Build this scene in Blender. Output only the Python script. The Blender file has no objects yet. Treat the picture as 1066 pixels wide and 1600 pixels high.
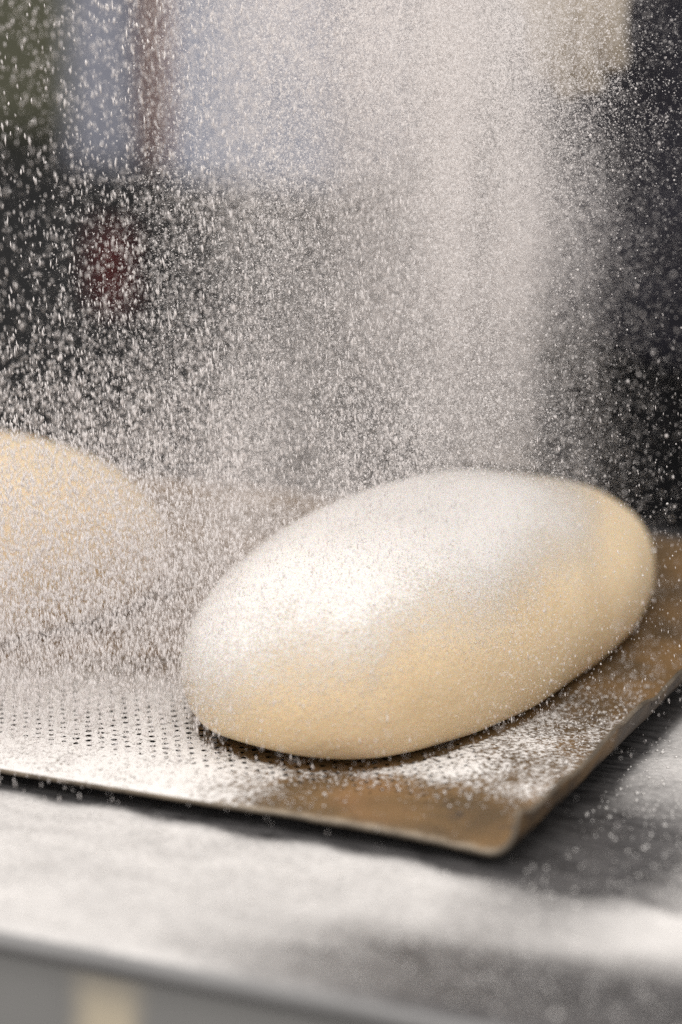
import bpy, bmesh, math, random
import numpy as np
from mathutils import Vector, Matrix, noise as mnoise

random.seed(7)
rng = np.random.default_rng(7)
scene = bpy.context.scene
COL = scene.collection
rad = math.radians

# ------------------------------------------------------------------ camera
cam_d = bpy.data.cameras.new("camera")
cam = bpy.data.objects.new("camera", cam_d)
COL.objects.link(cam)
cam.location = (0.4464, -1.0326, 0.4178)
cam.rotation_euler = (rad(90 - 15.5), 0, rad(24.3))
cam_d.sensor_fit = 'VERTICAL'
cam_d.sensor_height = 36
cam_d.lens = 99.7
cam_d.clip_start = 0.02
cam_d.clip_end = 60
cam_d.dof.use_dof = True
cam_d.dof.focus_distance = 1.215
cam_d.dof.aperture_fstop = 2.8
scene.camera = cam

# ------------------------------------------------------------------ world, lamps, exposure
world = bpy.data.worlds.new("World")
scene.world = world
world.use_nodes = True
bg = world.node_tree.nodes["Background"]
bg.inputs[0].default_value = (1.0, 0.975, 0.955, 1)
bg.inputs[1].default_value = 0.84


def area(name, loc, target, size, power, color=(1, 1, 1), size_y=None):
    d = bpy.data.lights.new(name, 'AREA')
    d.energy = power
    d.color = color
    d.size = size
    if size_y:
        d.shape = 'RECTANGLE'
        d.size_y = size_y
    o = bpy.data.objects.new(name, d)
    COL.objects.link(o)
    o.location = loc
    o.rotation_euler = (Vector(target) - Vector(loc)).to_track_quat('-Z', 'Y').to_euler()
    return o


area("window_light", (-0.28, -1.60, 1.05), (-0.03, 0.1, 0.05), 2.3, 10.5, (1.0, 0.985, 0.965))
area("ceiling_light", (-0.02, -0.25, 1.75), (-0.05, 0.1, 0), 1.8, 30, (1.0, 0.96, 0.925))

scene.view_settings.view_transform = 'Standard'
scene.view_settings.look = 'None'
scene.view_settings.exposure = -0.10
scene.view_settings.gamma = 1
scene.cycles.use_denoising = False
scene.cycles.max_bounces = 8
scene.cycles.diffuse_bounces = 4
scene.cycles.transparent_max_bounces = 32
scene.cycles.sample_clamp_indirect = 6


# ------------------------------------------------------------------ helpers
def link(o, parent=None):
    COL.objects.link(o)
    if parent is not None:
        o.parent = parent
    return o


def tag(o, label=None, cat=None, group=None, kind=None):
    if label:
        o["label"] = label
    if cat:
        o["category"] = cat
    if group:
        o["group"] = group
    if kind:
        o["kind"] = kind
    return o


def empty(name, loc=(0, 0, 0)):
    o = bpy.data.objects.new(name, None)
    o.location = loc
    o.empty_display_size = 0.05
    return link(o)


def mesh_np(name, verts, faces, mats, parent=None, smooth=True, attrs=None, mat_idx=None):
    me = bpy.data.meshes.new(name)
    me.from_pydata([tuple(v) for v in verts], [], [tuple(f) for f in faces])
    for k, v in (attrs or {}).items():
        a = me.attributes.new(k, 'FLOAT', 'POINT')
        a.data.foreach_set("value", np.asarray(v, dtype=np.float32))
    for m in (mats if isinstance(mats, (list, tuple)) else [mats]):
        me.materials.append(m)
    if mat_idx is not None:
        me.polygons.foreach_set("material_index", np.asarray(mat_idx, dtype=np.int32))
    me.polygons.foreach_set("use_smooth", [smooth] * len(me.polygons))
    me.update()
    o = bpy.data.objects.new(name, me)
    return link(o, parent)


def obj_bm(name, bm, mat, parent=None, smooth=False, bevel=0.0, seg=2):
    me = bpy.data.meshes.new(name)
    if bevel > 0:
        bmesh.ops.bevel(bm, geom=[e for e in bm.edges if e.is_manifold and e.calc_face_angle(0) > 0.6],
                        offset=bevel, segments=seg, profile=0.5, affect='EDGES')
    bmesh.ops.recalc_face_normals(bm, faces=bm.faces)
    bm.to_mesh(me)
    bm.free()
    me.materials.append(mat)
    if smooth:
        me.polygons.foreach_set("use_smooth", [True] * len(me.polygons))
    o = bpy.data.objects.new(name, me)
    return link(o, parent)


def bm_box(x0, x1, y0, y1, z0, z1, bm=None):
    bm = bm or bmesh.new()
    v = [bm.verts.new((x, y, z)) for z in (z0, z1) for y in (y0, y1) for x in (x0, x1)]
    for f in ((0, 2, 3, 1), (4, 5, 7, 6), (0, 1, 5, 4), (2, 6, 7, 3), (0, 4, 6, 2), (1, 3, 7, 5)):
        bm.faces.new([v[i] for i in f])
    return bm


def bm_lathe(profile, seg=32):
    bm = bmesh.new()
    rings = []
    for r, z in profile:
        rings.append([bm.verts.new((r * math.cos(2 * math.pi * i / seg), r * math.sin(2 * math.pi * i / seg), z))
                      for i in range(seg)])
    for a, b in zip(rings, rings[1:]):
        for i in range(seg):
            bm.faces.new((a[i], a[(i + 1) % seg], b[(i + 1) % seg], b[i]))
    bm.faces.new(rings[0][::-1])
    bm.faces.new(rings[-1])
    return bm


class NT:
    """small wrapper for writing node materials"""

    def __init__(self, name):
        self.m = bpy.data.materials.new(name)
        self.m.use_nodes = True
        self.t = self.m.node_tree
        self.b = self.t.nodes["Principled BSDF"]
        self.out = self.t.nodes["Material Output"]

    def n(self, typ, **kw):
        nd = self.t.nodes.new(typ)
        for k, v in kw.items():
            setattr(nd, k, v)
        return nd

    def put(self, sock, v):
        if v is None:
            return
        if isinstance(v, bpy.types.NodeSocket):
            self.t.links.new(v, sock)
        else:
            if isinstance(v, (tuple, list)) and len(v) == 3 and sock.type == 'RGBA':
                v = (*v, 1)
            sock.default_value = v

    def math(self, op, a, b=None, c=None, clamp=False):
        nd = self.n('ShaderNodeMath', operation=op, use_clamp=clamp)
        for i, v in enumerate((a, b, c)):
            self.put(nd.inputs[i], v)
        return nd.outputs[0]

    def mix(self, f, a, b):
        nd = self.n('ShaderNodeMix', data_type='RGBA')
        self.put(nd.inputs[0], f)
        self.put(nd.inputs[6], a)
        self.put(nd.inputs[7], b)
        return nd.outputs[2]

    def noise(self, scale, detail=4, rough=0.55, vec=None, dist=0.0):
        nd = self.n('ShaderNodeTexNoise')
        self.put(nd.inputs['Scale'], scale)
        self.put(nd.inputs['Detail'], detail)
        self.put(nd.inputs['Roughness'], rough)
        self.put(nd.inputs['Distortion'], dist)
        self.put(nd.inputs['Vector'], vec if vec is not None else self.obj())
        return nd.outputs[0]

    def obj(self):
        if not hasattr(self, '_o'):
            self._o = self.n('ShaderNodeTexCoord').outputs['Object']
        return self._o

    def mapped(self, scale):
        nd = self.n('ShaderNodeMapping')
        self.put(nd.inputs['Vector'], self.obj())
        nd.inputs['Scale'].default_value = scale
        return nd.outputs[0]

    def attr(self, name):
        return self.n('ShaderNodeAttribute', attribute_name=name).outputs['Fac']

    def smooth(self, v, a, b):
        nd = self.n('ShaderNodeMapRange', interpolation_type='SMOOTHSTEP')
        self.put(nd.inputs[0], v)
        nd.inputs[1].default_value = a
        nd.inputs[2].default_value = b
        return nd.outputs[0]

    def bump(self, h, dist, strength=1.0):
        nd = self.n('ShaderNodeBump')
        nd.inputs['Strength'].default_value = strength
        nd.inputs['Distance'].default_value = dist
        self.put(nd.inputs['Height'], h)
        return nd.outputs[0]

    def set(self, **kw):
        for k, v in kw.items():
            self.put(self.b.inputs[k.replace('_', ' ')], v)
        return self.m


FLOUR = (0.78, 0.755, 0.73)
FLOUR_THICK = (0.79, 0.765, 0.735)


def plain(name, color, rough=0.6, metal=0.0, vary=0.15, scale=12.0):
    n = NT(name)
    c2 = tuple(x * (1 - vary) for x in color)
    n.set(Base_Color=n.mix(n.smooth(n.noise(scale), .3, .7), color, c2), Roughness=rough, Metallic=metal)
    return n.m


# ---- materials
def make_dough_mat():
    n = NT("dough")
    nrm = n.n('ShaderNodeSeparateXYZ')
    fl = n.attr("flour")
    clump = n.noise(700, 3, .6)
    fine = n.noise(1900, 2, .6)
    mid = n.noise(60, 3, .55)
    a = n.math('ADD', fl, n.math('MULTIPLY', n.math('SUBTRACT', clump, .5), 1.0))
    a = n.math('ADD', a, n.math('MULTIPLY', n.math('SUBTRACT', fine, .5), .9))
    a = n.math('ADD', a, n.math('MULTIPLY', n.math('SUBTRACT', mid, .5), .25))
    mask = n.smooth(a, .08, .88)
    tint = n.mix(n.smooth(n.noise(22, 3), .3, .7), (0.80, 0.635, 0.42), (0.73, 0.555, 0.34))
    tint = n.mix(n.smooth(n.noise(800, 2), .55, .75), tint, (0.80, 0.66, 0.46))
    col = n.mix(mask, tint, FLOUR_THICK)
    h = n.math('ADD', n.math('MULTIPLY', mask, .6), n.math('MULTIPLY', n.noise(300, 4, .6), .5))
    n.set(Base_Color=col, Roughness=n.math('ADD', .7, n.math('MULTIPLY', mask, .3)), Normal=n.bump(h, .0014, .85))
    n.b.inputs['Subsurface Weight'].default_value = .25
    n.b.inputs['Subsurface Radius'].default_value = (1.0, .55, .25)
    n.b.inputs['Subsurface Scale'].default_value = .006
    n.b.inputs['Specular IOR Level'].default_value = .12
    return n.m


def make_flour_mat(name, color=FLOUR):
    n = NT(name)
    n.set(Base_Color=color, Roughness=1.0)
    n.b.inputs['Specular IOR Level'].default_value = .05
    return n.m


def make_tray_mat():
    n = NT("baked_steel")
    sep = n.n('ShaderNodeSeparateXYZ')
    n.put(sep.inputs[0], n.obj())
    X, Y = sep.outputs[0], sep.outputs[1]
    P = .0062

    def lat(ox, oy):
        fx = n.math('SUBTRACT', n.math('FRACT', n.math('ADD', n.math('DIVIDE', X, P), ox)), .5)
        fy = n.math('SUBTRACT', n.math('FRACT', n.math('ADD', n.math('DIVIDE', Y, P * 1.7320508), oy)), .5)
        fy = n.math('MULTIPLY', fy, 1.7320508)
        return n.math('SQRT', n.math('ADD', n.math('MULTIPLY', fx, fx), n.math('MULTIPLY', fy, fy)))

    wob = n.noise(260, 3)
    d = n.math('MINIMUM', lat(.5, .5), lat(0., 0.))
    d = n.math('ADD', d, n.math('MULTIPLY', n.math('SUBTRACT', wob, .5), .30))
    holes = n.attr("perf")
    fl = n.attr("flour")
    # flour cakes the rim of a hole and narrows it
    r = n.math('SUBTRACT', n.math('ADD', .04, n.math('MULTIPLY', n.noise(38, 4), .33)), n.math('MULTIPLY', n.math('GREATER_THAN', n.noise(150, 1), .60), .1))
    hole = n.math('LESS_THAN', d, n.math('MULTIPLY', r, holes))
    a = n.math('ADD', fl, n.math('MULTIPLY', n.math('SUBTRACT', n.noise(430, 4, .68), .5), 1.7))
    a = n.math('ADD', a, n.math('MULTIPLY', n.math('SUBTRACT', n.noise(40, 4, .6), .5), .8))
    mask = n.smooth(a, .30, .72)
    rust = n.smooth(n.noise(18, 5, .65, dist=.6), .35, .68)
    pat = n.mix(rust, (0.085, 0.052, 0.022), (0.20, 0.115, 0.043))
    pat = n.mix(n.smooth(n.noise(70, 5, .7), .55, .72), pat, (0.045, 0.032, 0.024))
    pat = n.mix(n.smooth(n.noise(9, 3), .58, .75), pat, (0.25, 0.13, 0.055))
    wear = n.math('MULTIPLY', n.attr("wear"), n.smooth(n.noise(120, 4, .6), .3, .6))
    pat = n.mix(wear, pat, (0.30, 0.24, 0.17))
    soot = n.math('MULTIPLY', n.attr("soot"), n.smooth(n.noise(34, 5, .65), .68, .42))
    pat = n.mix(soot, pat, (0.040, 0.027, 0.018))
    col = n.mix(mask, pat, FLOUR)
    rough = n.math('ADD', n.math('ADD', .52, n.math('MULTIPLY', rust, .2)), n.math('MULTIPLY', mask, .45), clamp=True)
    h = n.math('ADD', mask, n.math('MULTIPLY', n.noise(500, 3), .4))
    n.set(Base_Color=col, Roughness=rough, Normal=n.bump(h, .0006, .8),
          Metallic=n.math('MULTIPLY', n.math('SUBTRACT', 1.0, mask), .1))
    tr = n.n('ShaderNodeBsdfTransparent')
    mx = n.n('ShaderNodeMixShader')
    n.put(mx.inputs[0], hole)
    n.t.links.new(n.b.outputs[0], mx.inputs[1])
    n.t.links.new(tr.outputs[0], mx.inputs[2])
    n.t.links.new(mx.outputs[0], n.out.inputs[0])
    return n.m


def make_table_mat():
    n = NT("floured_steel")
    fl = n.attr("flour")
    wipe = n.noise(14, 5, .6, vec=n.mapped((1.3, 2.2, 1)), dist=.8)
    a = n.math('ADD', fl, n.math('MULTIPLY', n.math('SUBTRACT', wipe, .5), .38))
    a = n.math('ADD', a, n.math('MULTIPLY', n.math('SUBTRACT', n.noise(340, 4, .68), .5), .4))
    mask = n.smooth(a, .10, .95)
    scr = n.noise(40, 4, .6, vec=n.mapped((1.2, 9, 1)))
    steel = n.mix(n.smooth(scr, .35, .65), (0.055, 0.053, 0.054), (0.13, 0.125, 0.125))
    steel = n.mix(n.smooth(n.noise(90, 5, .7), .5, .72), steel, (0.035, 0.033, 0.033))
    col = n.mix(mask, steel, FLOUR)
    h = n.math('ADD', mask, n.math('MULTIPLY', n.noise(420, 3), .35))
    n.set(Base_Color=col, Roughness=n.math('ADD', .42, n.math('MULTIPLY', mask, .55), clamp=True),
          Metallic=n.math('MULTIPLY', n.math('SUBTRACT', 1.0, mask), .3), Normal=n.bump(h, .0008, .7))
    return n.m


M_DOUGH = make_dough_mat()
M_FLOUR = make_flour_mat("flour")
M_FLOUR_THICK = make_flour_mat("thick_flour", FLOUR_THICK)


def make_air_mat():
    """loose clumps of powder: light goes partly through them"""
    n = NT("airborne_flour")
    c = (0.94, 0.905, 0.89)
    d = n.n('ShaderNodeBsdfDiffuse')
    t = n.n('ShaderNodeBsdfTranslucent')
    tr = n.n('ShaderNodeBsdfTransparent')
    for x in (d, t):
        n.put(x.inputs['Color'], c)
    m1, m2 = n.n('ShaderNodeMixShader'), n.n('ShaderNodeMixShader')
    m1.inputs[0].default_value = .35
    m2.inputs[0].default_value = .10
    n.t.links.new(d.outputs[0], m1.inputs[1])
    n.t.links.new(t.outputs[0], m1.inputs[2])
    n.t.links.new(m1.outputs[0], m2.inputs[1])
    n.t.links.new(tr.outputs[0], m2.inputs[2])
    n.t.links.new(m2.outputs[0], n.out.inputs[0])
    n.t.nodes.remove(n.b)
    return n.m


M_FLOUR_AIR = make_air_mat()
M_TRAY = make_tray_mat()
M_TABLE = make_table_mat()
M_EDGE = plain("worn_edge", (0.25, 0.205, 0.155), .4, .5, .5, 90)
M_STEEL = plain("brushed_steel", (0.27, 0.265, 0.262), .5, .2, .2, 9)


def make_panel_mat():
    n = NT("painted_reflection_steel")
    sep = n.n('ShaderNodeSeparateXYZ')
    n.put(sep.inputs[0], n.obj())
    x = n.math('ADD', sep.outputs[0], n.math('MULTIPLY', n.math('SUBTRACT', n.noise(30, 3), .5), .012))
    st = n.math('MULTIPLY', n.smooth(x, -.044, -.026), n.smooth(x, -.002, -.018))  # soft-edged tan strip: a blurred reflection painted into the base colour
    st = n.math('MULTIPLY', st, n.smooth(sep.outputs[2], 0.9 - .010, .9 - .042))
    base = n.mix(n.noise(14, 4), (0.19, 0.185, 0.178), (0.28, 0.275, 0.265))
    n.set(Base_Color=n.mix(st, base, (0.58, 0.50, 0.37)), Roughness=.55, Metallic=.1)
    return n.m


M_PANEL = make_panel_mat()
M_BLACK = plain("black_enamel", (0.012, 0.012, 0.013), .5)
M_PALE = plain("pale_blue_white", (0.33, 0.36, 0.46), .5)
M_GREYBLUE = plain("grey_blue", (0.28, 0.29, 0.35), .5)
M_BROWN = plain("brown_glaze", (0.20, 0.065, 0.015), .35)
M_RED = plain("red_cloth", (0.19, 0.04, 0.04), .8)
M_OLIVE = plain("olive_wall", (0.13, 0.13, 0.085), .8)
M_GREY = plain("grey_wall", (0.20, 0.19, 0.185), .8)
M_FLOOR = plain("floor_tile", (0.16, 0.15, 0.14), .6)
M_NAVY = plain("navy_cloth", (0.022, 0.021, 0.031), .9, 0, .3, 30)
M_APRON = plain("black_cloth", (0.008, 0.008, 0.010), .9, 0, .3, 30)
M_SKIN = plain("skin", (0.34, 0.29, 0.225), .5, 0, .12, 60)
M_HAIR = plain("dark_hair", (0.03, 0.02, 0.015), .6)
M_TANBOX = plain("tan_card", (0.50, 0.36, 0.26), .8)

ZT = -0.008      # table surface
TY0, TY1 = -0.207, 0.405
TX0, TX1 = -1.05, 0.62


def sstep(a, b, v):
    t = np.clip((v - a) / (b - a), 0, 1)
    return t * t * (3 - 2 * t)


# ------------------------------------------------------------------ setting
def plane(name, corners, mat):
    o = mesh_np(name, corners, [(0, 1, 2, 3)], mat, smooth=False)
    o["kind"] = 'structure'
    return o


plane("floor", [(-3, -2, -.9), (2.5, -2, -.9), (2.5, 3, -.9), (-3, 3, -.9)], M_FLOOR)
o = obj_bm("wall", bm_box(-3, 2.5, 2.40, 2.50, -.9, 1.9), M_GREY)
tag(o, "dim grey wall at the very back, behind everything else", "wall", kind='structure')

# ------------------------------------------------------------------ work table
table = empty("work_table", (0, 0, -.9))
tag(table, "steel work table dusted with white flour under the tray", "table")


def build_table():
    off = Vector((0, 0, .9))
    r = .006
    # cross section in (y, z): top, rounded front edge, down the lip
    prof = [(y, ZT) for y in np.linspace(TY1, TY0 + r, 118)]
    for i in range(1, 7):
        a = math.pi / 2 * i / 6
        prof.append((TY0 + r - r * math.sin(a), ZT - r + r * math.cos(a)))
    prof.append((TY0, ZT - .0085))
    prof.append((TY0 + .003, ZT - .0095))
    prof.append((TY0 + .003, ZT - .012))
    prof.append((TY1, ZT - .012))
    xs = np.linspace(TX0, TX1, 330)
    n = len(prof)
    V = np.array([(x, y, z) for x in xs for (y, z) in prof])
    F = []
    for i in range(len(xs) - 1):
        for j in range(n):
            k = (j + 1) % n
            F.append((i * n + j, (i + 1) * n + j, (i + 1) * n + k, i * n + k))
    F.append(tuple(range(n)))
    F.append(tuple(range((len(xs) - 1) * n, len(xs) * n))[::-1])
    x, y, z = V.T
    # heavy flour along the front of the table, thin where the tray covered it, bare patch by the tray's corner
    edge = -0.086 - .012 * (x - 0.0) + 0.002 * np.sin(x * 60) + .002 * np.sin(x * 143 + 1)
    front = sstep(edge + .006, edge - .006, y)
    thin = .62 - .42 * sstep(-.02, .10, x) * sstep(-.13, -.17, y) - .14 * sstep(.05, .16, x) * sstep(-.10, -.15, y)
    streak = .30 * np.exp(-(((x - .160 - (y + .10) * .55) / .028) ** 2)) * sstep(-.20, -.10, y)
    patch = np.exp(-(((x - .108) / .036) ** 2 + ((y + .052) / .052) ** 2))
    right = sstep(.088, .10, x) * (.44 + .16 * sstep(-.02, .06, y))
    fl = np.maximum(front * thin, right * (1 - front)) + streak * .35 - .62 * patch * sstep(.065, .09, x)
    fl = np.where(z < ZT - .003, np.minimum(fl, .38), fl)
    mi = [1 if len(f) == 4 and max(z[i] for i in f) < ZT - .0015 else 0 for f in F]
    o = mesh_np("table_top", V + np.array([0, 0, .9]), F, [M_TABLE, M_STEEL], table, attrs={"flour": fl}, mat_idx=mi)
    # sharp-looking corners are fine under smooth shading thanks to the dense profile
    # front panel (apron) below the edge, a tan reflection painted into its colour
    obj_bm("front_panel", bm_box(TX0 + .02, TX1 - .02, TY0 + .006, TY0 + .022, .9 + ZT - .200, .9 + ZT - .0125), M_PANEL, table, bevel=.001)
    for sx in (TX0 + .05, TX1 - .05):
        for sy in (TY0 + .05, TY1 - .05):
            obj_bm("leg", bm_box(sx - .02, sx + .02, sy - .02, sy + .02, 0.0, .9 + ZT - .0125), M_STEEL, table, bevel=.002)


build_table()

# ------------------------------------------------------------------ perforated baking tray
tray = empty("baking_tray", (0, 0, 0))
tag(tray, "brown perforated metal baking tray with upturned lips under the dough", "tray")
TRX0, TRX1, TRYF, TRYB = -.60, .0925, -.0795, .365
LOAVES = [  # cx, cy, a, b, zc, h, rot, e, egg, plan exponent, undercut, tilt
    (-.0295, .1253, .0780, .1591, .0207, .0804, -.0742, .89, -.0139, 2.6, .165, -.0703),
    (-.3106, .0903, .0900, .1440, .0250, .0850, -.8174, .93, .03, 2.3, .17, .0),
]


def loaf_field(x, y, L, k=1.0):
    c, s = math.cos(L[6]), math.sin(L[6])
    dx, dy = x - L[0], y - L[1]
    v = (-s * dx + c * dy) / (L[3] * k)
    u = (c * dx + s * dy) / (L[2] * k * (1 + L[8] * np.clip(v, -1, 1)))
    return (np.abs(u) ** L[9] + np.abs(v) ** L[9]) ** (1 / L[9])


def build_tray():
    th = .0019
    R_ = .0140
    LIP = .0050
    ang = rad(72)
    # half profile at the right side, mid line of the sheet
    mid = []
    xs = list(np.linspace(TRX0 + .02, TRX1 - .0149, 150))
    mid = [(x, 0.0, 0.0, 1.0) for x in xs]                       # x, z, tangent angle
    prof = [(x, 0.0, 0.0) for x in xs]
    x0 = xs[-1]
    for i in range(1, 9):
        a = ang * i / 8
        prof.append((x0 + R_ * math.sin(a), R_ - R_ * math.cos(a), a))
    ex, ez = prof[-1][0], prof[-1][1]
    for i in range(1, 4):
        t = LIP * i / 3
        prof.append((ex + t * math.cos(ang), ez + t * math.sin(ang), ang))
    left = []
    lx = xs[0]
    for i in range(1, 9):
        a = ang * i / 8
        left.append((lx - R_ * math.sin(a), R_ - R_ * math.cos(a), -a))
    ex, ez = left[-1][0], left[-1][1]
    for i in range(1, 4):
        t = LIP * i / 3
        left.append((ex - t * math.cos(ang), ez + t * math.sin(ang), -ang))
    prof = left[::-1] + prof
    ys = np.concatenate([np.linspace(TRYF, TRYF + .03, 14)[:-1], np.linspace(TRYF + .03, TRYB, 90)])
    n = len(prof)

    def warp(x, y, z):
        # the sheet has bent with years of use
        f = sstep(-.03, TRYF, y)
        dz = f * (-.0022 * sstep(-.02, .085, x) + .0016 * np.sin(x * 26 + .6) * .6)
        dz = dz + .0005 * np.sin(x * 41 + y * 13) + .0004 * np.sin(y * 57 + x * 9)
        dy = .0016 * np.sin(x * 21 + 1.2) * f
        dx = .0008 * np.sin(y * 34 + 1) * sstep(.06, .08, x)
        lipk = np.clip(z / .0138, -.05, 1.1)
        z = z * (1.02 + .20 * sstep(.16, -.06, y) * (x > 0))
        dz = dz + lipk * (.0011 * np.sin(y * 47 + .4) + .0006 * np.sin(y * 131) + .0003 * np.sin(y * 290))
        dx = dx + lipk * (.0011 * np.sin(y * 51 + 2) + .0003 * np.sin(y * 170))
        dx = dx - lipk * .002 * sstep(-.068, TRYF, y)
        dy = dy + lipk * .003 * sstep(-.066, TRYF, y)
        return np.stack([x + dx, y + dy, z + dz], -1)

    top, bot, fl, pf, wr = [], [], [], [], []
    for y in ys:
        for (x, z, a) in prof:
            nx, nz = -math.sin(a), math.cos(a)
            top.append((x, y, z))
            bot.append((x - nx * th, y, z - nz * th))
    top = np.array(top)
    bot = np.array(bot)
    x, y, z = top.T
    arc = np.array([p[2] for p in prof])
    arcs = np.tile(np.abs(arc), len(ys))
    # flour coverage: heavy on the left, lighter towards the right-hand lip and the bare front corner
    amt = .82 - .24 * sstep(-.10, .03, x) - .16 * sstep(.02, .06, x)
    amt = amt - .85 * sstep(.015, .11, y - .25 * (x + .1)) * sstep(.03, -.02, x)
    corner = sstep(-.014, -.046, y - .004 * np.sin(x * 60)) * sstep(-.06, .01, x)
    amt = amt - .62 * corner
    amt = amt + .10 * np.exp(-(((x - .045) / .03) ** 2 + ((y - .02) / .05) ** 2))
    amt = amt - .60 * sstep(.07, .16, y) * sstep(.0, .03, x)
    amt = amt - .65 * sstep(.02, .5, arcs)
    # shadow of the falling flour: none lands right under the bulge of the dough
    near = loaf_field(x, y, LOAVES[0])
    amt = np.where(near < .985, amt - .9 * sstep(.99, .93, near), amt)
    near2 = loaf_field(x, y, LOAVES[1])
    amt = np.where(near2 < .985, amt - .9 * sstep(.99, .93, near2), amt)
    perf = ((x < .050) & (x > TRX0 + .04) & (y > TRYF + .030) & (y < TRYB - .03)).astype(float)
    perf = perf * (1 - .55 * sstep(.0, .045, y)) * (1 - .55 * sstep(-.03, .05, x)) * (.55 + .45 * sstep(-.052, -.036, y))
    wear = np.clip(sstep(.006, .0, y - TRYF) + sstep(.75, .95, arcs / ang) * sstep(.0122, .0145, z), 0, 1)
    N = len(top)
    V = np.concatenate([warp(*top.T), warp(*bot.T)])
    F, mi = [], []
    m = len(ys)
    for j in range(m - 1):
        for i in range(n - 1):
            a0, a1, b0, b1 = j * n + i, j * n + i + 1, (j + 1) * n + i, (j + 1) * n + i + 1
            F.append((a0, a1, b1, b0)); mi.append(0)
            F.append((N + a0, N + b0, N + b1, N + a1)); mi.append(0)
    for i in range(n - 1):
        F.append((i, N + i, N + i + 1, i + 1)); mi.append(1)
        q = (m - 1) * n
        F.append((q + i, q + i + 1, N + q + i + 1, N + q + i)); mi.append(1)
    for j in range(m - 1):
        a, b = j * n, (j + 1) * n
        F.append((a, b, N + b, N + a)); mi.append(1)
        a, b = j * n + n - 1, (j + 1) * n + n - 1
        F.append((a, N + a, N + b, b)); mi.append(1)
    z0 = np.full(N, -1.0)
    o = mesh_np("sheet", V, F, [M_TRAY, M_EDGE], tray,
                attrs={"flour": np.concatenate([amt, z0]), "perf": np.concatenate([perf, perf]),
                       "wear": np.concatenate([wear, np.zeros(N)]),
                       "soot": np.concatenate([np.zeros(N), np.ones(N)])}, mat_idx=mi)
    return amt, x, y


build_tray()


# ------------------------------------------------------------------ grains: many small rounded clumps in one mesh
OCT = np.array([(1, 0, 0), (-1, 0, 0), (0, 1, 0), (0, -1, 0), (0, 0, 1), (0, 0, -1)], float)
OCF = np.array([(0, 2, 4), (2, 1, 4), (1, 3, 4), (3, 0, 4), (2, 0, 5), (1, 2, 5), (3, 1, 5), (0, 3, 5)])


def grains(name, pos, size, mat, parent=None, stretch=None, lean=0.0, squash=1.0):
    """pos (n,3), size (n,): every grain is a small irregular clump"""
    n = len(pos)
    v = np.repeat(OCT[None], n, 0) * rng.uniform(.7, 1.25, (n, 6, 1))
    # random spin about the vertical
    a = rng.uniform(0, 2 * np.pi, n)
    c, s = np.cos(a)[:, None], np.sin(a)[:, None]
    x = c * v[..., 0] - s * v[..., 1]
    y = s * v[..., 0] + c * v[..., 1]
    zz = v[..., 2] * squash
    if stretch is not None:
        zz = zz * stretch[:, None]
        x = x / np.sqrt(stretch)[:, None]
        y = y / np.sqrt(stretch)[:, None]
        tx = rng.normal(lean, .08, n)[:, None]
        ty = rng.normal(0, .08, n)[:, None]
        x = x + zz * tx
        y = y + zz * ty
    v = np.stack([x, y, zz], -1) * size[:, None, None] + pos[:, None, :]
    me = bpy.data.meshes.new(name)
    me.vertices.add(n * 6)
    me.vertices.foreach_set("co", v.reshape(-1).astype(np.float32))
    f = (OCF[None] + (np.arange(n) * 6)[:, None, None]).reshape(-1)
    me.loops.add(len(f))
    me.loops.foreach_set("vertex_index", f.astype(np.int32))
    nf = n * 8
    me.polygons.add(nf)
    me.polygons.foreach_set("loop_start", (np.arange(nf) * 3).astype(np.int32))
    me.polygons.foreach_set("use_smooth", np.ones(nf, dtype=bool))
    me.materials.append(mat)
    me.update(calc_edges=True)
    o = bpy.data.objects.new(name, me)
    return link(o, parent)


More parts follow.
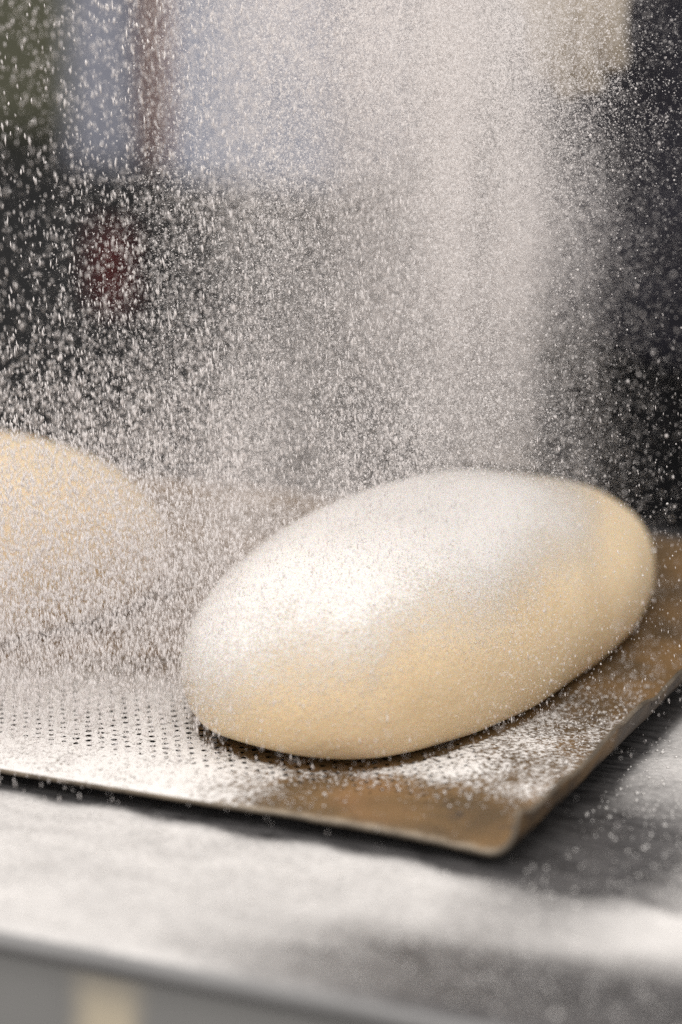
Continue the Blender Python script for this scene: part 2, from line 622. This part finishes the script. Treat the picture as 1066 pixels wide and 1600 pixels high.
# ------------------------------------------------------------------ the two loaves of dough
def build_loaf(L, name, label, seed, flour_fn, dust_n):
    cx, cy, a, b, zc, ht, rot, e, egg, pn, und, tilt = L
    NT_, NP_ = 220, 110
    th_ = np.linspace(0, 2 * np.pi, NT_, endpoint=False)
    ph = np.concatenate([np.linspace(-1.0, 0, 34)[:-1], np.linspace(0, 1.0, NP_ - 33)])  # -1..0 underside, 0..1 dome
    T, PH = np.meshgrid(th_, ph)
    phi = PH * np.pi / 2
    up = PH >= 0
    t = np.clip(-PH, 0, 1)
    cs_, sn_ = np.cos(T), np.sin(T)
    plan = (np.abs(cs_) ** pn + np.abs(sn_) ** pn) ** (-1 / pn)
    rr = np.where(up, np.abs(np.cos(phi)) ** e, 1 - und * t ** 2.4)
    Z = np.where(up, zc + (ht - zc) * np.sin(phi), zc * (1 - np.sin(t * np.pi / 2) ** 1.0))
    X = a * cs_ * plan * rr * (1 + egg * sn_)
    Y = b * sn_ * plan * rr
    Z = Z * (1 + tilt * sn_ * rr)
    P = np.stack([X, Y, Z], -1).reshape(-1, 3)
    # hand-shaped unevenness
    out = np.empty_like(P)
    off = Vector((seed * 3.1, seed * 1.7, 0))
    for i, p in enumerate(P):
        q = Vector(p)
        d = mnoise.noise(q * 12 + off) * .0022 + mnoise.noise(q * 27 + off) * .0012 + mnoise.noise(q * 70 + off) * .00030
        k = 1 + d / .09
        fade = min(1, p[2] / .012)
        out[i] = (p[0] * (1 + (k - 1)), p[1] * (1 + (k - 1)), p[2] * (1 + (k - 1) * fade))
    c, s = math.cos(rot), math.sin(rot)
    W = np.stack([c * out[:, 0] - s * out[:, 1], s * out[:, 0] + c * out[:, 1], out[:, 2] + .0006], -1)
    rows = len(ph)
    F = []
    for j in range(rows - 2):
        for i in range(NT_):
            k = (i + 1) % NT_
            F.append((j * NT_ + i, j * NT_ + k, (j + 1) * NT_ + k, (j + 1) * NT_ + i))
    j = rows - 2
    W = W[:(rows - 1) * NT_ + 1]                      # collapse the last ring to one pole vertex
    pole = (rows - 1) * NT_
    for i in range(NT_):
        F.append((j * NT_ + i, j * NT_ + (i + 1) % NT_, pole))
    F.append(tuple(range(NT_))[::-1])
    # vertex normals for the deposit
    ctr = np.array([0, 0, ht * .25])
    nz = np.where(up, np.sin(phi) ** .8, -.3).reshape(-1)[:len(W)]
    fl = flour_fn(W[:, 0], W[:, 1], W[:, 2], nz)
    o = mesh_np(name, W, F, M_DOUGH, attrs={"flour": fl})
    o.location = (cx, cy, 0)
    tag(o, label, "dough")
    # loose grains lying on the skin
    w = np.clip(fl + .14, .03, .9) * (W[:, 2] > .012)
    # area weights: ring circumference
    w = w * (rr.reshape(-1)[:len(W)] + .02)
    idx = rng.choice(len(W) - 1, dust_n, p=w[:-1] / w[:-1].sum())
    pos = W[idx] + rng.normal(0, .0009, (dust_n, 3)) * np.array([1, 1, .25])
    cen = np.array([0, 0, .02])
    nn = (W[idx] - cen) / np.array([a, b, ht]) ** 2
    nn /= np.linalg.norm(nn, axis=1)[:, None]
    pos = pos + nn * .00015
    sz = np.clip(rng.lognormal(math.log(.00017), .42, dust_n), .00008, .0006)
    d = grains("flour_dusting", pos, sz, M_FLOUR_THICK, o)
    d["kind"] = "stuff"
    return o


def flour_front(x, y, z, nz):
    # settled thickest on the crown and the left flank, little on the right shoulder and the lower skirt
    t = z - .33 * x - .36 * np.maximum(y - .02, 0) + .004 * np.sin(x * 90 + y * 50)
    return np.clip(-.08 + 1.08 * sstep(-.004, .086, t) + .08 * sstep(.6, .9, nz), -.1, 1)


def flour_far(x, y, z, nz):
    return np.clip((nz * .6 + .15) * sstep(.02, .08, z) * .22, 0, 1)


build_loaf(LOAVES[0], "dough_loaf", "big oval dough loaf in front, white flour over its rounded top", 1, flour_front, 42000)
build_loaf(LOAVES[1], "dough_loaf", "dough loaf at the left edge of the photo, behind the flour curtain", 5, flour_far, 6000)
for o in bpy.data.objects:
    if o.name.startswith("dough_loaf"):
        o["group"] = "dough loaves on the tray"

# ------------------------------------------------------------------ loose flour on tray and table
def surface_dust():
    n = 60000
    x = rng.uniform(-.30, .078, n)
    y = rng.uniform(-.075, .30, n)
    keep = (loaf_field(x, y, LOAVES[0]) > .985) & (loaf_field(x, y, LOAVES[1]) > .985)
    amt = np.clip(.75 - .25 * sstep(-.10, .05, x), .1, 1) * (1 - .85 * sstep(.02, .12, y - .25 * (x + .1)) * sstep(.03, -.02, x))
    corner = sstep(-.030, -.05, y) * sstep(-.04, .02, x)
    amt = amt * (1 - .93 * corner) * (1 - .7 * sstep(.1, .2, y) * sstep(0, .03, x))
    keep &= rng.random(n) < amt
    x, y = x[keep], y[keep]
    n = len(x)
    sz = np.clip(rng.lognormal(math.log(.00028), .5, n), .0001, .0011)
    o = grains("flour_dusting", np.stack([x, y, sz * .4 + .0004], -1), sz, M_FLOUR, tray, squash=.7)
    o["kind"] = "stuff"
    n = 15000
    x = np.concatenate([rng.uniform(-.3, .25, n // 2), rng.uniform(.093, .25, n // 2)])
    y = np.concatenate([rng.uniform(TY0 + .01, -.09, n // 2), rng.uniform(-.10, .25, n // 2)])
    sz = np.clip(rng.lognormal(math.log(.00030), .55, n), .0001, .0013)
    pt = np.exp(-(((x - .108) / .036) ** 2 + ((y + .052) / .052) ** 2))
    keep = rng.random(n) > .8 * pt
    x, y, sz = x[keep], y[keep], sz[keep]
    o = grains("flour_dusting", np.stack([x, y, sz * .4 + ZT + .9], -1), sz, M_FLOUR, table, squash=.7)
    o["kind"] = "stuff"


surface_dust()

# ------------------------------------------------------------------ airborne flour
RV = np.array([.9114, .4115, 0.])      # across the plume
GV = np.array([-.4115, .9114, 0.])     # along the plume's depth


def outside_loaves(p):
    k = np.ones(len(p), bool)
    for L in LOAVES:
        f = loaf_field(p[:, 0], p[:, 1], L)
        zz = np.clip((p[:, 2] - L[4]) / (L[5] - L[4] + .002), 0, 5)
        k &= (f ** 2 + zz ** 2) > 1.03
    k &= p[:, 2] > .001
    return k


def clumpiness(p, sx, sz_, seed, lo=.25):
    """uneven, vertically drawn-out density, 0..1"""
    ph = np.random.default_rng(seed)
    v = np.zeros(len(p))
    for i in range(26):
        k = ph.normal(0, 1, 3) * np.array([sx, sx, sz_])
        v += np.sin(p @ k + ph.uniform(0, 6.28))
    v = v / math.sqrt(13)
    return lo + (1 - lo) * sstep(-1.2, 1.2, v)


def plume(n, u, su, v, sv, z0=.0, z1=.46, spread=0.0):
    z = rng.uniform(z0, z1, n)
    k = 1 + spread * (1 - z / z1)
    uu = rng.normal(u, su, n) * 1.0
    uu = u + (uu - u) * k
    vv = rng.normal(v, sv, n)
    # the column leans and sways as it drops
    uu = uu + .075 * (z - .2) + .010 * np.sin(z * 17 + vv * 20 + 1) + .006 * np.sin(z * 41 + vv * 33)
    return uu[:, None] * RV + vv[:, None] * GV + np.stack([np.zeros(n), np.zeros(n), z], -1)


def build_air():
    parts_p, parts_s, parts_t = [], [], []

    def add(p, lo, hi, med, st=(1.7, 3.6), sig=.28):
        p = p[outside_loaves(p)]
        n = len(p)
        parts_p.append(p)
        parts_s.append(np.clip(rng.lognormal(math.log(med), sig, n), lo, hi))
        parts_t.append(rng.uniform(st[0], st[1], n))

    def sheet(n, u0, u1, z0, z1, vm, vs, back=.277):
        u = rng.uniform(u0, u1, n)
        z = rng.uniform(z0, z1, n)
        v = rng.normal(vm, vs, n) + back * z
        return u, z, v, u[:, None] * RV + v[:, None] * GV + np.stack([0 * z, 0 * z, z], -1)

    # curtain, close to the plane of the front of the loaf
    u, z, v, p = sheet(470000, -.30, .08, 0, .46, .072, .038)
    w = clumpiness(p, 40, 8, 3, .10) * clumpiness(p, 13, 4, 21, .12) * sstep(.085, .0, u) * (.82 + .18 * sstep(-.17, -.05, u)) * (1 - .35 * sstep(.02, .07, u))
    p = p[rng.random(len(p)) < w]
    add(p, .00024, .0009, .00044)
    # thicker grains scattered through it
    u, z, v, p = sheet(13000, -.30, .07, 0, .46, .06, .05)
    w = clumpiness(p, 24, 7, 8, .3) * sstep(.085, .0, u)
    p = p[rng.random(len(p)) < w]
    add(p, .0002, .0010, .00042)
    # the foot of the curtain, veiling the tray between the loaves
    u, z, v, p = sheet(105000, -.30, -.06, 0, .16, .045, .04)
    p = p[rng.random(len(p)) < sstep(.17, .03, z) * clumpiness(p, 24, 12, 5, .4)]
    add(p, .00022, .0008, .00042)
    # sparse, sharper grains in front of the loaf and to its right
    u, z, v, p = sheet(17000, -.13, .17, 0, .21, .02, .05)
    p = p[rng.random(len(p)) < (sstep(.17, .05, u) * .85 + .15) * sstep(.21, .10, z)]
    add(p, .00012, .0006, .00022, (1.4, 3.2))
    # drifting grains far right, some far behind the loaf
    u, z, v, p = sheet(4600, .06, .24, 0, .46, .20, .14)
    p = p[rng.random(len(p)) < sstep(.24, .07, u) * (.35 + .65 * sstep(.45, .15, z))]
    add(p, .0002, .0011, .00042, (1.0, 1.5))
    P = np.concatenate(parts_p); S = np.concatenate(parts_s); T = np.concatenate(parts_t)
    o = grains("falling_flour", P, S, M_FLOUR_AIR, stretch=T, lean=-.06)
    tag(o, "white flour grains falling in a curtain over the dough", "flour", kind="stuff")

    # fine dust further back
    Q = []
    Q.append(plume(1900000, .024, .031, .19, .085, 0, .46, .15))
    Q.append(plume(200000, .034, .022, .21, .07, .16, .46, .1))
    Q.append(plume(1900000, -.018, .046, .18, .07, 0, .46, .15))
    Q.append(plume(120000, .0, .05, .08, .06, .05, .15))
    L = LOAVES[0]
    m = 60000
    tt = rng.uniform(0, 2 * np.pi, m)
    pr = np.sqrt(rng.random(m))
    lx, ly = L[2] * pr * np.cos(tt), L[3] * pr * np.sin(tt)
    zz = L[4] + (L[5] - L[4]) * np.sqrt(np.clip(1 - pr ** 2, 0, 1)) + rng.exponential(.007, m) + .002
    c, s_ = math.cos(L[6]), math.sin(L[6])
    H = np.stack([L[0] + c * lx - s_ * ly, L[1] + s_ * lx + c * ly, zz], -1)
    H = H[rng.random(m) < sstep(.085, -.03, lx) * sstep(-.16, -.02, ly) * sstep(.14, .07, ly)]
    Q.append(H)
    Q.append(plume(36000, .085, .03, .30, .08, .26, .46))
    Q = np.concatenate(Q)
    Q = Q[rng.random(len(Q)) < clumpiness(Q, 24, 8, 11, .05) * clumpiness(Q, 80, 28, 12, .10)]
    Q = Q[outside_loaves(Q)]
    rads = np.clip(rng.lognormal(math.log(.00014), .35, len(Q)), .00007, .0005)
    me = bpy.data.meshes.new("flour_dust")
    me.vertices.add(len(Q))
    me.vertices.foreach_set("co", Q.reshape(-1).astype(np.float32))
    at = me.attributes.new("grain", 'FLOAT', 'POINT')
    at.data.foreach_set("value", rads.astype(np.float32))
    me.materials.append(M_FLOUR_AIR)
    o = link(bpy.data.objects.new("flour_dust", me))
    ng = bpy.data.node_groups.new("dust_points", 'GeometryNodeTree')
    ng.interface.new_socket("Geometry", in_out='INPUT', socket_type='NodeSocketGeometry')
    ng.interface.new_socket("Geometry", in_out='OUTPUT', socket_type='NodeSocketGeometry')
    gi, go = ng.nodes.new('NodeGroupInput'), ng.nodes.new('NodeGroupOutput')
    mp = ng.nodes.new('GeometryNodeMeshToPoints')
    na = ng.nodes.new('GeometryNodeInputNamedAttribute')
    na.data_type = 'FLOAT'
    na.inputs[0].default_value = "grain"
    sm = ng.nodes.new('GeometryNodeSetMaterial')
    sm.inputs['Material'].default_value = M_FLOUR_AIR
    ng.links.new(gi.outputs[0], mp.inputs['Mesh'])
    ng.links.new(na.outputs[0], mp.inputs['Radius'])
    ng.links.new(mp.outputs[0], sm.inputs['Geometry'])
    ng.links.new(sm.outputs[0], go.inputs[0])
    mod = o.modifiers.new("points", 'NODES')
    mod.node_group = ng
    tag(o, "pale cloud of fine flour dust hanging behind the falling grains", "flour dust", kind="stuff")


build_air()

# ------------------------------------------------------------------ baker behind the table
def skin_mesh(name, joints, bones, mat, parent=None, levels=2, root=0, wrinkle=0.0):
    """joints: list of (x,y,z,rx,ry); bones: pairs; grown into one surface"""
    me = bpy.data.meshes.new(name)
    me.from_pydata([j[:3] for j in joints], bones, [])
    o = bpy.data.objects.new(name, me)
    link(o, parent)
    sk = o.modifiers.new("skin", 'SKIN')
    sk.use_smooth_shade = True
    for i, j in enumerate(joints):
        me.skin_vertices[0].data[i].radius = (j[3], j[4])
        me.skin_vertices[0].data[i].use_root = (i == root)
    ss = o.modifiers.new("sub", 'SUBSURF')
    ss.levels = ss.render_levels = levels
    dg = bpy.context.evaluated_depsgraph_get()
    m2 = bpy.data.meshes.new_from_object(o.evaluated_get(dg))
    o.modifiers.clear()
    o.data = m2
    m2.name = name
    bpy.data.meshes.remove(me)
    if wrinkle:
        for v in m2.vertices:
            d = (mnoise.noise(Vector((v.co.x * 9, v.co.y * 9, v.co.z * 20 + v.co.x * 12))) * 1.0) * wrinkle
            v.co += v.normal * d
    m2.materials.clear()
    m2.materials.append(mat)
    m2.polygons.foreach_set("use_smooth", [True] * len(m2.polygons))
    return o


def build_baker():
    B = (-.03, .74, -.9)              # feet
    # joints in world coordinates relative to B
    def J(x, y, z, rx, ry=None):
        return (x - B[0], y - B[1], z - B[2], rx, ry or rx)
    body_j = [
        J(-0.035, .80, .05, .105, .075),     # 0 pelvis
        J(-0.035, .79, .20, .095, .070),     # 1 waist
        J(-0.045, .75, .38, .115, .080),     # 2 chest
        J(-0.045, .735, .51, .10, .072),      # 3 upper chest
        J(-0.045, .72, .60, .052),           # 4 neck
        J(-0.05, .70, .67, .072, .085),    # 5 jaw
        J(-0.05, .70, .76, .078, .095),    # 6 skull
        J(-0.05, .70, .825, .05, .06),     # 7 crown
        J(-0.22, .73, .525, .050),        # 8 right shoulder
        J(-.205, .645, .32, .038),        # 9 right elbow... upper arm hangs
        J(-.075, .47, .375, .033),        # 10 right wrist
        J(0.14, .74, .525, .058),         # 11 left shoulder
        J(0.185, .73, .28, .036),           # 12 left elbow
        J(0.150, .64, .10, .028),           # 13 left wrist
        J(-0.11, .80, -.05, .065),          # 14 right hip
        J(-0.135, .76, -.42, .058),           # 15 right knee
        J(-0.135, .79, -.82, .042),           # 16 right ankle
        J(-0.135, .70, -.868, .032),          # 17 right toe
        J(0.04, .80, -.05, .065),          # 18
        J(0.065, .76, -.42, .058),
        J(0.065, .79, -.82, .042),
        J(0.065, .70, -.868, .032),
        # right hand: palm and fingers, hanging from the wrist, thumb to the side
        J(-.060, .425, .345, .026, .018),  # 22 palm
        J(-.059, .405, .315, .026, .016),  # 23 knuckles
    ]
    bones = [(0, 1), (1, 2), (2, 3), (3, 4), (4, 5), (5, 6), (6, 7), (3, 8), (8, 9), (9, 10), (3, 11), (11, 12), (12, 13),
             (0, 14), (14, 15), (15, 16), (16, 17), (0, 18), (18, 19), (19, 20), (20, 21), (10, 22), (22, 23)]
    fx = [-.078, -.0655, -.052, -.0395]
    ln = [.88, 1.0, .95, .78]
    for x, l in zip(fx, ln):
        i = len(body_j)
        body_j += [J(x, .398, .305, .0105), J(x + .001, .382, .305 - .034 * l, .0095),
                   J(x + .002, .380, .305 - .058 * l, .0088), J(x + .003, .388, .305 - .078 * l, .0075)]
        bones += [(23, i), (i, i + 1), (i + 1, i + 2), (i + 2, i + 3)]
    i = len(body_j)
    body_j += [J(-.084, .43, .335, .012), J(-.094, .405, .300, .0105), J(-.086, .385, .270, .0085)]
    bones += [(22, i), (i, i + 1), (i + 1, i + 2)]
    # left hand, hanging lightly curled by the hip
    k = len(body_j)
    body_j += [J(0.148, .62, .055, .024, .016)]
    bones += [(13, k)]
    for m, l in zip((-.03, -.012, .008, .026), (.88, 1, .95, .78)):
        i = len(body_j)
        body_j += [J(0.145 + m, .612, .03, .0105), J(0.145 + m, .606, .03 - .03 * l, .0095), J(0.145 + m, .612, .03 - .06 * l, .008)]
        bones += [(k, i), (i, i + 1), (i + 1, i + 2)]
    i = len(body_j)
    body_j += [J(0.112, .615, .04, .012), J(0.104, .60, .01, .0095)]
    bones += [(k, i), (i, i + 1)]
    p = skin_mesh("person", body_j, bones, M_SKIN, None, 2)
    p.location = B
    tag(p, "baker in dark navy clothes behind the table, hand reaching over the dough", "person")
    sw = [J(-0.045, .775, -.06, .205, .135), J(-0.045, .765, .20, .200, .130), J(-0.045, .74, .38, .185, .130), J(-0.045, .73, .515, .132, .098),
          J(-0.045, .722, .565, .066),
          J(-0.22, .73, .528, .074), J(-.205, .645, .32, .066), J(-.131, .547, .35, .055), J(-.105, .510, .362, .049),
          J(0.14, .74, .528, .074), J(0.185, .73, .28, .062), J(0.155, .66, .14, .043)]
    sb = [(0, 1), (1, 2), (2, 3), (3, 4), (3, 5), (5, 6), (6, 7), (7, 8), (3, 9), (9, 10), (10, 11)]
    skin_mesh("sweater", sw, sb, M_NAVY, p, 3, wrinkle=.012)
    tr = [J(-0.035, .78, .0, .15, .12), J(-0.125, .78, -.06, .10), J(-0.135, .76, -.42, .078), J(-0.135, .79, -.80, .062),
          J(0.055, .78, -.06, .10), J(0.065, .76, -.42, .078), J(0.065, .79, -.80, .062)]
    skin_mesh("trousers", tr, [(0, 1), (1, 2), (2, 3), (0, 4), (4, 5), (5, 6)], M_APRON, p, 2, wrinkle=.006)
    # apron: curved, thick cloth hanging in front
    bm = bmesh.new()
    nu, nv = 25, 30
    grid = []
    for j in range(nv):
        z = .035 - (.035 + .50) * j / (nv - 1)
        row = []
        for i in range(nu):
            t = -1 + 2 * i / (nu - 1)
            half = .185 + .01 * math.sin(j * .3)
            x = -.035 + t * half
            y = .64 - .028 + .10 * t * t + .006 * math.sin(i * 1.1 + j * .12) - .015 * max(0, -z)
            row.append(bm.verts.new((x - B[0], y - B[1], z - B[2])))
        grid.append(row)
    for j in range(nv - 1):
        for i in range(nu - 1):
            bm.faces.new((grid[j][i], grid[j + 1][i], grid[j + 1][i + 1], grid[j][i + 1]))
    bmesh.ops.solidify(bm, geom=list(bm.faces), thickness=.003)
    obj_bm("apron", bm, M_APRON, p, smooth=True)
    # hair
    hj = [J(-.05, .71, .775, .086, .10), J(-.05, .735, .72, .075, .07), J(-.05, .705, .83, .055, .065)]
    skin_mesh("hair", hj, [(0, 1), (0, 2)], M_HAIR, p, 2)


build_baker()

# ------------------------------------------------------------------ back counter and what stands on it
BK = 1.206


def far(x):
    return .4464 + (x - .4464) * BK


CZ = -.038
CL = (-.8, 1.9, -.9)
counter = empty("back_counter", CL)
tag(counter, "black counter far behind the flour, out of focus", "counter")
def rel(bm, loc):
    bmesh.ops.translate(bm, verts=bm.verts, vec=(-loc[0], -loc[1], -loc[2]))
    return bm
obj_bm("body", rel(bm_box(-2.4, 1.4, 1.60, 2.20, -.9, CZ - .02), CL), M_BLACK, counter, bevel=.004)
obj_bm("worktop", rel(bm_box(-2.42, 1.42, 1.58, 2.22, CZ - .0195, CZ), CL), M_BLACK, counter, bevel=.004)

def on_counter(name, bm, x, y, mat, label, cat, bevel=.006, smooth=False):
    o = obj_bm(name, bm, mat, None, smooth, bevel)
    o.location = (far(x), y + .45, CZ)
    o.scale = (BK, BK, BK)
    return tag(o, label, cat)

on_counter("flour_bin", bm_box(-.078, .078, -.09, .09, 0, .42), -.625, 1.26, M_PALE,
           "tall bluish white bin on the dark back counter", "bin", .015)
on_counter("storage_box", bm_box(-.034, .034, -.06, .06, 0, .34), -.785, 1.26, M_GREYBLUE,
           "narrow grey blue box left of the brown bottle", "box", .01)
on_counter("brown_bottle", bm_lathe([(.024, 0), (.026, .01), (.026, .17), (.018, .20), (.011, .22), (.011, .27)]), -.727, 1.22, M_BROWN,
           "brown bottle between the grey blue box and the bluish white bin", "bottle", 0, True)
on_counter("olive_board", bm_box(-.24, .24, -.012, .012, 0, .50), -1.06, 1.42, M_OLIVE,
           "dull olive board standing at the far left of the back counter", "board", .006)
# red cloth hanging over the counter front
bm = bmesh.new()
rows = []
for j in range(14):
    z = .0 - .085 * j / 13
    rows.append([bm.verts.new((-.022 + .044 * i / 10 + .004 * math.sin(j * .7), -.004 + .005 * math.sin(i * 1.3), z)) for i in range(11)])
for j in range(13):
    for i in range(10):
        bm.faces.new((rows[j][i], rows[j + 1][i], rows[j + 1][i + 1], rows[j][i + 1]))
bmesh.ops.solidify(bm, geom=list(bm.faces), thickness=.004)
o = obj_bm("red_cloth", bm, M_RED, None, True)
o.location = (far(-.745), 1.56, -.09)
tag(o, "small red cloth hanging on the dark counter front", "cloth")
